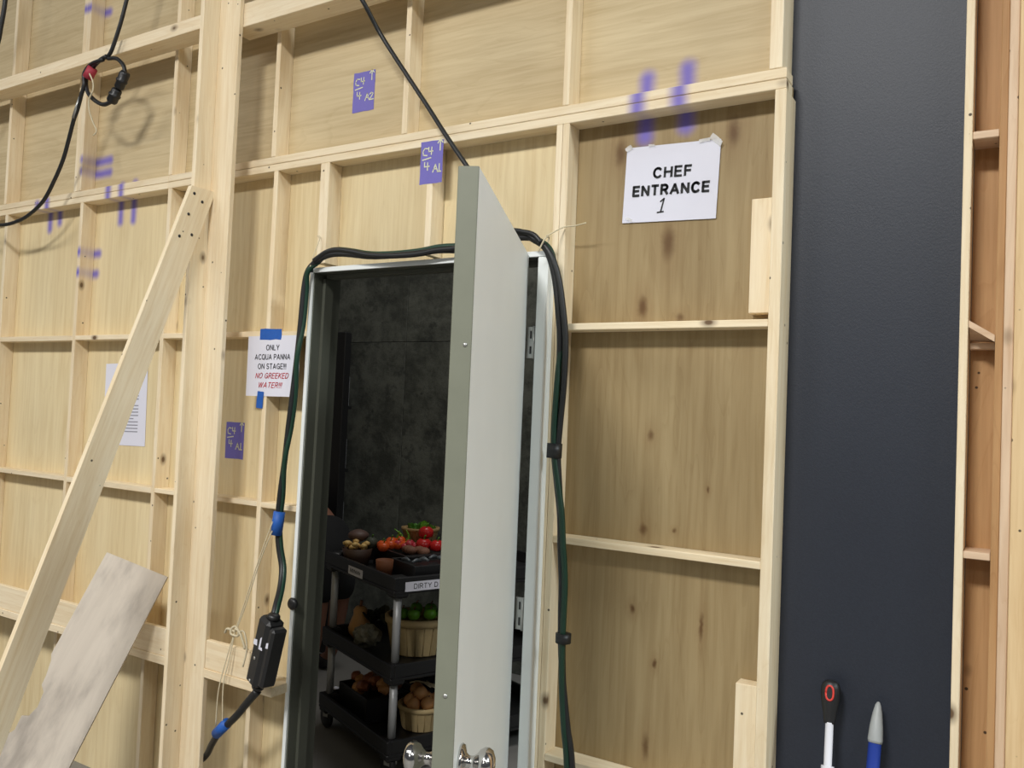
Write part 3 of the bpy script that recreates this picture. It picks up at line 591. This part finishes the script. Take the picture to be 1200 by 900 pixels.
for a, b in ((.018, .018), (CU - .018, .018), (.018, CV - .018), (CU - .018, CV - .018)):
    for z0, z1 in ((.172, .396), (.487, .759)): tube('pole', [C(a, b, z0), C(a, b, z1)], .0175, POLEM, cart, 14, 1)
    cst = box('caster', tuple(C(a, b, .060) - V((.02, .02, 0))), tuple(C(a, b, .081) + V((.02, .02, 0))), STEEL, cart)
    lathe('wheel', [(0, -.014), (.045, -.014), (.055, -.008), (.055, .008), (.045, .014), (0, .014)], BLACKP, C(a, b, .056) + u * .02, cst, 20, rot=u.cross(V((0, 0, 1))).to_track_quat('Z', 'Y'))
# strips of white tape with writing on two sides of the top shelf
lm = frame_at(C(-.0212, .165, .808), v, V((0, 0, 1)))
lab = sheet('shelf_label', lm, .27, .040, PAPER, cart, .0004, 0, 4, .0005)
lettering('DIRTY D', lm, -.035, 0, .022, INK, lab, width=.118, weight=.12)
lm2 = frame_at(C(.36, -.0212, .808), -u, V((0, 0, 1)))
lab2 = sheet('shelf_label', lm2, .15, .038, PAPER, cart, .0004, 0, 4, .0005)
strokes('handwriting', [[(-.055 + k * .022, -.008), (-.05 + k * .022, .009), (-.043 + k * .022, -.007), (-.038 + k * .022, .006)] for k in range(5)], lm2, .0014, INK, lab2)

ORANGE = plain('orange_skin', srgb(226, 92, 34), 0.35, var=.12, vscale=15); RED = plain('red_skin', srgb(196, 36, 36), 0.3, var=.12, vscale=15); GREEN = plain('green_skin', srgb(112, 176, 52), 0.35, var=.15, vscale=15)
LEAF = plain('leaf_green', srgb(86, 140, 52), 0.5, var=.25, vscale=30); DLEAF = plain('dark_leaf', srgb(62, 66, 52), 0.6, var=.3, vscale=30)
YEL = plain('yellow_mushroom', srgb(226, 190, 120), 0.6, var=.12, vscale=40); BROWN = plain('brown_cap', srgb(92, 70, 62), 0.55, var=.2, vscale=25)
ROOT = plain('brown_root', srgb(132, 92, 72), 0.7, var=.25, vscale=40); ONION = plain('onion_skin', srgb(206, 150, 96), 0.4, var=.2, vscale=25); SQUASH = plain('tan_squash', srgb(208, 158, 100), 0.5, var=.12, vscale=20)
WICK = plain('wicker', srgb(158, 128, 84), 0.7, var=.25, vscale=60, bump=.5); SLAT = plain('basket_slat', srgb(200, 176, 128), 0.65, var=.15, vscale=40); CLAY = plain('clay_pot', srgb(132, 80, 48), 0.7, var=.15)
RADISH = plain('radish_skin', srgb(196, 60, 74), 0.4, var=.15, vscale=20); FOIL = plain('grey_bag', srgb(128, 126, 112), 0.45, var=.25, vscale=12)
BOWLB = plain('brown_bowl', srgb(74, 54, 42), 0.5, var=.2)
def blob(name, loc, r, mat, sx=1.0, sy=1.0, sz=1.0, dent=0.0, rot=0.0, noise=0.0, label=None, cat=None, group=None, parent=None, sub=2, smooth=True):
    bm = bmesh.new(); bmesh.ops.create_icosphere(bm, subdivisions=sub, radius=r)
    for p in bm.verts:
        if dent: p.co.z *= 1 - dent * max(0, 1 - (p.co.xy.length / r) * 1.6)
        if noise: p.co *= 1 + random.uniform(-noise, noise)
        p.co = V((p.co.x * sx, p.co.y * sy, p.co.z * sz))
    o = from_bm(name, bm, mat, parent, smooth=smooth, mtx=Matrix.Translation(V(loc)) @ Matrix.Rotation(rot, 4, 'Z'))
    if label: tag(o, label, cat, group)
    return o
def vegetable(name, loc, r, skin, label, cat, group, stem=True, dent=.35, sz=.9, lobes=0, stem_mat=None):
    e = empty(name, V(loc) - V((0, 0, r * sz))); tag(e, label, cat, group)
    o = blob('flesh', loc, r, skin, sz=sz, dent=dent, rot=random.uniform(0, 6), parent=e)
    if lobes:
        for p in o.data.vertices:
            k = 1 + .09 * math.cos(lobes * math.atan2(p.co.y, p.co.x)) * min(1, p.co.xy.length / r * 1.4); p.co.x *= k; p.co.y *= k
    if stem: tube('stem', [V(loc) + V((0, 0, r * sz * .5)), V(loc) + V((r * .1, 0, r * sz * .95)), V(loc) + V((r * .35, -r * .1, r * sz * 1.3))], r * .10, stem_mat or LEAF, e, 6, 3)
    return e
def bowl(name, loc, r, h, mat, label, cat, rim=None, slats=0, sx=1.0, taper=.75):
    e = empty(name, loc); tag(e, label, cat)
    lathe('wall', [(0, 0), (r * taper, 0), (r, h), (r * .93, h), (r * (taper - .05), h * .06), (0, h * .06)], mat, loc, e, 24, sx=sx)
    lathe('lining', [(0, h * .78), (r * (taper + (1 - taper) * .72) - .008, h * .78), (r * (taper + (1 - taper) * .72) - .008, h * .80), (0, h * .80)], mat, loc, e, 20, sx=sx)
    if rim: lathe('rim', [(r * 1.0, h * .82), (r * 1.05, h * .84), (r * 1.06, h * 1.0), (r * .96, h * 1.02)], rim, loc, e, 24, sx=sx)
    if slats:
        for k in range(slats):
            a = 2 * math.pi * k / slats; da = math.pi / slats * .86
            P = []
            for z, rr in ((.004, r * taper + .0006), (h * .83, r * (taper + (1 - taper) * .83) + .0006)):
                for s, o_ in ((-1, 0), (1, 0), (1, .003), (-1, .003)):
                    P.append(V(loc) + V(((rr + o_) * math.cos(a + s * da) * sx, (rr + o_) * math.sin(a + s * da), z)))
            hexa('slat', P, mat, e)
    return e
TS, MS, BS = .7945, .4315, .1165          # shelf surfaces
def leafy(name, base, n, size, mat, label, group=None, cat='vegetable', spread=.6):
    e = empty(name, base); tag(e, label, cat, group)
    for k in range(n):
        a = random.uniform(0, 2 * math.pi); s = size * random.uniform(.7, 1.15); t_ = random.uniform(.15, spread)
        d = V((math.cos(a) * t_, math.sin(a) * t_, 1)).normalized(); sd = d.cross(V((0, 0, 1))).normalized(); b = V(base)
        pts = [b, b + d * s * .4 + sd * s * .26, b + d * s * .8 + sd * s * .2, b + d * s + V((0, 0, -.1 * s)), b + d * s * .8 - sd * s * .2, b + d * s * .4 - sd * s * .26]
        mid = b + d * s * .55 + d.cross(sd) * s * .10
        bm = bmesh.new(); vs = [bm.verts.new(p) for p in pts]; m_ = bm.verts.new(mid)
        for i in range(6): bm.faces.new((vs[i], vs[(i + 1) % 6], m_))
        from_bm('leaf', bm, mat, e)
    return e
# top shelf
cr = empty('produce_crate', C(.44, .38, TS)); tag(cr, 'black plastic crate of tomatoes and radishes at the back of the top shelf', 'crate')
bm = bmesh.new()
for lo, hi in (((.28, .185, TS), (.60, .56, TS + .012)), ((.28, .185, TS + .012), (.292, .56, .880)), ((.588, .185, TS + .012), (.60, .56, .880)), ((.2925, .185, TS + .012), (.5875, .197, .880)), ((.2925, .548, TS + .012), (.5875, .56, .880)), ((.2925, .1975, .85), (.5875, .5475, .862))): add_box(bm, lo, hi, .002)
bmesh.ops.transform(bm, matrix=cartm, verts=bm.verts); from_bm('walls', bm, BLACKP, cr)
bw = bowl('mushroom_bowl', (-2.738, 1.018, TS + .0005), .074, .082, BOWLB, 'dark brown bowl of pale mushrooms at the left end of the cart', 'bowl')
blob('mushroom', (-2.785, 1.075, .925), .052, BROWN, sz=.55, dent=-.1, label='large dark brown mushroom cap behind the pale mushrooms', cat='mushroom', sub=3)
for k in range(18):
    a = random.uniform(0, 6.28); r = .056 * math.sqrt(random.random()); p = V((-2.738 + r * math.cos(a), 1.014 + r * math.sin(a), .880 + random.uniform(0, .024)))
    e = empty('mushroom', p - V((0, 0, .013))); tag(e, 'small pale yellow mushroom heaped in the brown bowl on the cart', 'mushroom', 'pale mushrooms in the bowl')
    blob('cap', p, .0185, YEL, sz=.6, dent=-.2, parent=e, sub=1); tube('stem', [p + V((0, 0, -.018)), p], .006, YEL, e, 6, 1)
for k, (x, y, z) in enumerate(((-2.668, 1.01, .893), (-2.640, 1.035, .895), (-2.612, 1.06, .895), (-2.655, 1.06, .905), (-2.590, 1.09, .893), (-2.625, 1.09, .91), (-2.64, .985, .890))):
    vegetable('tomato', (x + .030, y + .075, z), .029, ORANGE, 'small orange tomato piled on the cart next to the mushroom bowl', 'tomato', 'orange tomatoes on the cart')
vegetable('artichoke', (-2.700, 1.075, .895), .034, DLEAF, 'dull grey-green artichoke between the mushrooms and orange tomatoes', 'vegetable', None, sz=1.0, dent=0)
for k, (x, y) in enumerate(((-2.615, 1.18), (-2.58, 1.19), (-2.61, 1.14))):
    e = empty('green_pepper', (x, y, .91)); tag(e, 'thin green chilli sticking up among the orange tomatoes', 'pepper', 'green chillies on the cart')
    tube('pod', [(x, y, .89), (x + .01, y + .01, .93), (x + .03 * (k - 1), y, .962)], lambda q: .009 * (1 - .75 * q), GREEN, e, 7)
for k in range(9):
    vegetable('radish', (-2.575 + .095 * (k % 5) / 4 + random.uniform(-.006, .006), 1.175 + .05 * (k % 5) / 4 - .045 * (k // 5), .890 + .012 * (k % 2)), .021, RADISH, 'small red radish in the row beside the orange tomatoes', 'radish', 'red radishes on the cart', dent=.1)
wb = bowl('wicker_basket', (-2.575, 1.30, .8815), .092, .085, WICK, 'round wicker basket of greens at the back of the cart', 'basket', rim=WICK, slats=20)
for k in range(4): leafy('lettuce', (-2.635 + .04 * k, 1.30 + .012 * (k % 2), .930), 6, .062 + .012 * (k == 2), GREEN if k == 2 else LEAF, 'green lettuce head filling the round wicker basket' if k != 2 else 'bright green lettuce head at the right of the wicker basket', 'lettuces in the wicker basket')
for k, (x, y, z, r, lb) in enumerate(((-2.462, 1.18, .905, .040, 'large ripe red tomato below the wicker basket'), (-2.475, 1.215, .960, .037, 'red tomato on top of its heap before the wicker basket'), (-2.395, 1.20, .905, .036, 'red tomato half hidden by the open door edge'))):
    vegetable('tomato', (x, y, z), r, RED, lb, 'tomato', 'red tomatoes on the cart', lobes=5)
for k, (x, y) in enumerate(((-2.505, 1.12), (-2.475, 1.10), (-2.445, 1.13), (-2.415, 1.12))):
    blob('root_vegetable', (x, y, .885), .028, ROOT, sx=1.25, sz=.75, noise=.06, label='knobbly brown root in front of the red tomatoes', cat='vegetable', group='brown roots on the cart')
tr = empty('black_tray', C(.13, .33, TS)); tag(tr, 'shallow black tray of dark vegetables at the near side of the cart', 'tray')
bm = bmesh.new()
for lo, hi in (((.03, .10, TS), (.25, .62, TS + .01)), ((.03, .10, TS + .01), (.04, .62, .880)), ((.24, .10, TS + .01), (.25, .62, .882)), ((.0405, .10, TS + .01), (.2395, .11, .882)), ((.0405, .61, TS + .01), (.2395, .62, .882)), ((.0405, .1105, .855), (.2395, .6095, .866))): add_box(bm, lo, hi, .002)
bmesh.ops.transform(bm, matrix=cartm, verts=bm.verts); from_bm('walls', bm, BLACKP, tr)
GB = plain('aubergine_grey', srgb(86, 92, 96), 0.35, var=.25, vscale=20)
for k in range(12):
    a, b = random.uniform(.05, .23), .15 + .036 * k; p = C(a * .5 + .07, b, .878 + random.uniform(0, .012)); q = p + (u * random.uniform(-.02, .05) + v * random.uniform(-.03, .03)).normalized() * .055
    e = tube('dark_bean', [p, (p + q) / 2 + V((0, 0, .006)), q], lambda s: .010 * (1 - abs(s - .5)), GB, None, 7, 3); tag(e, 'dark grey-green pod lying in the black tray on the cart', 'vegetable', 'dark pods in the black tray')
for k, (a, b) in enumerate(((.10, .46), (.14, .52), (.09, .55))): blob('garlic_bulb', tuple(C(a, b, .905)), .017, PAPER, sz=.9, dent=-.4, label='white garlic bulb on the dark pods in the tray', cat='garlic', group='garlic bulbs on the cart')
bowl('clay_pot', tuple(C(.215, .050, TS + .0005)), .040, .088, CLAY, 'small clay pot at the near corner of the cart top', 'pot', taper=.8)
# middle shelf
sq = empty('butternut_squash', (-2.735, 1.06, MS)); tag(sq, 'tan butternut squash standing at the left of the middle shelf', 'squash')
lathe('flesh', [(0, 0), (.03, .002), (.052, .03), (.056, .055), (.045, .09), (.034, .115), (.034, .14), (.024, .155), (0, .158)], SQUASH, (-2.735, 1.06, MS + .0005), sq, 18)
tube('stem', [(-2.735, 1.06, MS + .157), (-2.73, 1.06, MS + .185)], .008, ROOT, sq, 6, 1)
bg = blob('produce_bag', (-2.605, .965, MS + .058), .085, FOIL, sx=.80, sy=.66, sz=.62, noise=.16, smooth=False, label='pale crumpled bag beside the slatted basket on the middle shelf', cat='bag', sub=3)
for k, (x, y, z) in enumerate(((-2.66, 1.06, MS + .115), (-2.62, 1.10, MS + .12), (-2.58, 1.06, MS + .13), (-2.545, 1.03, MS + .13))):
    leafy('dark_greens', (x, y, z - .03), 7, .085, DLEAF, 'bunch of dark leafy greens behind the pale bag', 'dark greens on the middle shelf', spread=1.2)
bk = bowl('slatted_basket', (-2.400, 1.085, MS + .0005), .148, .165, SLAT, 'wooden slatted basket of green apples on the middle shelf', 'basket', rim=SLAT, slats=22, taper=.80)
for k, (x, y, z) in enumerate(((-2.450, 1.13, .612), (-2.390, 1.165, .612), (-2.345, 1.10, .606), (-2.41, 1.06, .600), (-2.31, 1.15, .606), (-2.47, 1.05, .598))):
    vegetable('green_apple', (x, y, z), .031, GREEN, 'green apple heaped in the wooden slatted basket', 'apple', 'green apples in the basket', dent=.25, sz=.95, stem_mat=ROOT)
# bottom shelf
tb = empty('black_tub', (-2.59, .95, BS)); tag(tb, 'black tub of onion skins on the lowest shelf', 'tub')
bm = bmesh.new()
for lo, hi in (((.33, .05, BS), (.63, .33, BS + .01)), ((.33, .05, BS + .01), (.34, .33, .232)), ((.62, .05, BS + .01), (.63, .33, .232)), ((.3405, .05, BS + .01), (.6195, .06, .232)), ((.3405, .32, BS + .01), (.6195, .33, .232)), ((.3405, .0605, .19), (.6195, .3195, .20))): add_box(bm, lo, hi, .003)
bmesh.ops.transform(bm, matrix=cartm, verts=bm.verts); from_bm('walls', bm, BLACKP, tb)
SKIN2 = plain('papery_skin', srgb(158, 96, 66), 0.35, var=.35, vscale=25)
for k in range(16):
    a, b = random.uniform(.37, .59), random.uniform(.09, .29)
    blob('onion', tuple(C(a, b, .236 + random.uniform(-.012, .035))), random.uniform(.026, .036), SKIN2 if k % 3 else ONION, noise=.17, sz=.85, smooth=False, label='loose brown onion in papery skin in the black tub', cat='onion', group='onions in the black tub')
ob_ = bowl('slatted_basket', (-2.315, 1.03, BS + .0005), .105, .105, SLAT, 'wooden slatted basket of onions on the lowest shelf', 'basket', rim=SLAT, slats=20, taper=.82)
for k, (x, y, z) in enumerate(((-2.36, 1.0, .232), (-2.31, 1.055, .236), (-2.27, 1.01, .232), (-2.33, .985, .222), (-2.37, 1.07, .232), (-2.28, 1.08, .23), (-2.32, 1.02, .268), (-2.36, 1.045, .27))):
    vegetable('onion', (x, y, z), .033, ONION, 'round golden onion heaped in the lowest slatted basket', 'onion', 'onions in the lowest basket', dent=-.25, stem_mat=ROOT)
sg = empty('straw_bundle', (-2.33, 1.05, .30)); tag(sg, 'pale dry stalks lying over the onions on the lowest shelf', 'stalks')
for k in range(6): tube('stalk', [(-2.40 + .012 * k, 1.04 + .01 * k, .292 + .004 * (k % 3)), (-2.34 + .014 * k, 1.04, .312), (-2.27 + .016 * k, 1.03 + .008 * k, .300)], .0035, STRING, sg, 5, 3)
blob('paper_scrap', tuple(V((-3.179, 1.400, .014))), .016, PAPER, sz=.8, noise=.2, label='tiny white paper scrap on the floor left of the cart', cat='paper')

# black rack post with stacked things behind it
rk = empty('storage_rack', (-3.9, 2.0, 0)); tag(rk, 'black storage rack against the dark wall left of the cart', 'rack')
for x, y in ((-3.72, 1.9), (-4.75, 1.9), (-4.03, 2.2), (-4.75, 2.2)): box('rack_post', (x - .048, y - .03, 0), (x + .048, y + .03, 2.03), BLACKP, rk, .003)
for z in (.25, .70, 1.12, 1.54): box('rack_shelf', (-4.70, 1.935, z), (-3.86, 2.165, z + .02), BLACKP, rk, .002)
GB1 = plain('grey_carton', srgb(150, 152, 156), .6, var=.1); GB2 = plain('pale_carton', srgb(200, 202, 206), .6, var=.08)
lv = [(.7205, 'lower'), (1.1405, 'middle'), (1.5605, 'upper')]
for z, wd in lv:
    for k in range(2):
        h = .26 - .06 * k; b = box('storage_box', (-4.40 + .27 * k, 1.95, z), (-4.14 + .27 * k, 2.15, z + h), GB1 if k else GB2, None, .004)
        tag(b, f'grey storage box on the {wd} shelf of the black rack' + (', next to the front post' if k else ', farther from the front post'), 'box', 'boxes on the rack')
        s_ = box('box_label', (-4.30 + .27 * k, 1.9485, z + h * .35), (-4.16 + .27 * k, 1.9499, z + h * .6), PAPER, b, 0)

# person bent over beyond the door frame, legs and hip in view
def skin_body(name, joints, edges, mat, parent=None, sub=2):
    me = bpy.data.meshes.new(name); me.from_pydata([j[0] for j in joints], edges, [])
    o = bpy.data.objects.new(name, me); COL.objects.link(o)
    o.modifiers.new('Skin', 'SKIN').use_smooth_shade = True
    s = o.modifiers.new('Subdivision', 'SUBSURF'); s.levels = sub; s.render_levels = sub
    for i, j in enumerate(joints):
        d = me.skin_vertices[0].data[i]; r = j[1]; d.radius = r if isinstance(r, tuple) else (r, r); d.use_root = (i == 0)
    bpy.context.view_layer.update()
    m2 = bpy.data.meshes.new_from_object(o.evaluated_get(bpy.context.evaluated_depsgraph_get()))
    bpy.data.objects.remove(o); m2.materials.clear(); m2.materials.append(mat)
    q = bpy.data.objects.new(name, m2); COL.objects.link(q); return adopt(q, parent)
SKINM = plain('skin', srgb(150, 104, 84), .55, var=.08); CLOTH = plain('black_cloth', srgb(24, 24, 26), .85, var=.2, vscale=30); HAIR = plain('dark_hair', srgb(36, 28, 24), .6, var=.2, vscale=60); SHOE = plain('dark_shoe', srgb(46, 44, 44), .6)
PX, PYY = -3.43, 1.55
pe = empty('person', (PX, PYY, 0)); tag(pe, 'person in black shorts and top bending over, half hidden by the door frame', 'person')
J = [((PX, PYY, .82), .11), ((PX - .16, PYY, .92), .125), ((PX - .36, PYY, .97), .13), ((PX - .48, PYY, .97), .07), ((PX - .56, PYY, .95), .05), ((PX - .64, PYY, .93), (.085, .075)), ((PX - .74, PYY, .90), (.075, .068)),
     ((PX, PYY - .09, .74), .095), ((PX + .04, PYY - .10, .44), .062), ((PX + .03, PYY - .10, .28), .052), ((PX, PYY - .10, .09), .036), ((PX - .10, PYY - .11, .035), .032),
     ((PX, PYY + .09, .74), .095), ((PX + .02, PYY + .10, .44), .062), ((PX, PYY + .10, .28), .052), ((PX - .03, PYY + .10, .09), .036), ((PX - .13, PYY + .11, .035), .032),
     ((PX - .42, PYY - .19, .93), .06), ((PX - .26, PYY - .26, .78), .043), ((PX - .03, PYY - .215, .70), .031),
     ((PX - .42, PYY + .19, .93), .06), ((PX - .50, PYY + .24, .68), .043), ((PX - .55, PYY + .22, .44), .031)]
E_ = [(0, 1), (1, 2), (2, 3), (3, 4), (4, 5), (5, 6), (0, 7), (7, 8), (8, 9), (9, 10), (10, 11), (0, 12), (12, 13), (13, 14), (14, 15), (15, 16), (3, 17), (17, 18), (18, 19), (3, 20), (20, 21), (21, 22)]
skin_body('body', J, E_, SKINM, pe)
def hand(w, d, nrm, side):
    d = V(d).normalized(); n = V(nrm).normalized(); s_ = d.cross(n) * side; w = V(w)
    js = [(w, .026), (w + d * .05, (.036, .018)), (w + d * .085, (.038, .016))]; es = [(0, 1), (1, 2)]
    for k, L in enumerate((.062, .072, .068, .052)):
        b = w + d * .085 + s_ * (.027 - .018 * k); i = len(js)
        js += [(b, .009), (b + d * L * .55 - n * .006, .0085), (b + d * L - n * .018, .007)]; es += [(2, i), (i, i + 1), (i + 1, i + 2)]
    i = len(js); js += [(w + d * .035 + s_ * .035, .011), (w + d * .065 + s_ * .055 - n * .006, .0085)]; es += [(1, i), (i, i + 1)]
    return skin_body('hand', js, es, SKINM, pe, 1)
hand((PX - .03, PYY - .215, .70), (1, .25, -.35), (0, -1, 0), 1); hand((PX - .55, PYY + .22, .44), (-.1, 0, -1), (0, 1, 0), 1)
skin_body('shorts', [((PX, PYY, .82), .14), ((PX - .10, PYY, .885), .138), ((PX, PYY - .09, .74), .118), ((PX + .035, PYY - .10, .40), .088), ((PX, PYY + .09, .74), .118), ((PX + .02, PYY + .10, .40), .088)], [(0, 1), (0, 2), (2, 3), (0, 4), (4, 5)], CLOTH, pe)
skin_body('top', [((PX - .12, PYY, .90), .142), ((PX - .36, PYY, .97), .15), ((PX - .49, PYY, .97), .085), ((PX - .42, PYY - .19, .93), .078), ((PX - .31, PYY - .245, .83), .062), ((PX - .42, PYY + .19, .93), .078), ((PX - .47, PYY + .225, .78), .062)], [(0, 1), (1, 2), (1, 3), (3, 4), (1, 5), (5, 6)], CLOTH, pe)
blob('hair', (PX - .70, PYY, .945), .10, HAIR, sx=1.05, sy=.85, sz=.75, parent=pe)
for sy_, dx in ((-.10, 0), (.10, -.03)): skin_body('shoe', [((PX + dx + .01, PYY + sy_, .05), .05), ((PX + dx - .08, PYY + sy_ * 1.06, .042), .042), ((PX + dx - .17, PYY + sy_ * 1.1, .034), .034)], [(0, 1), (1, 2)], SHOE, pe)
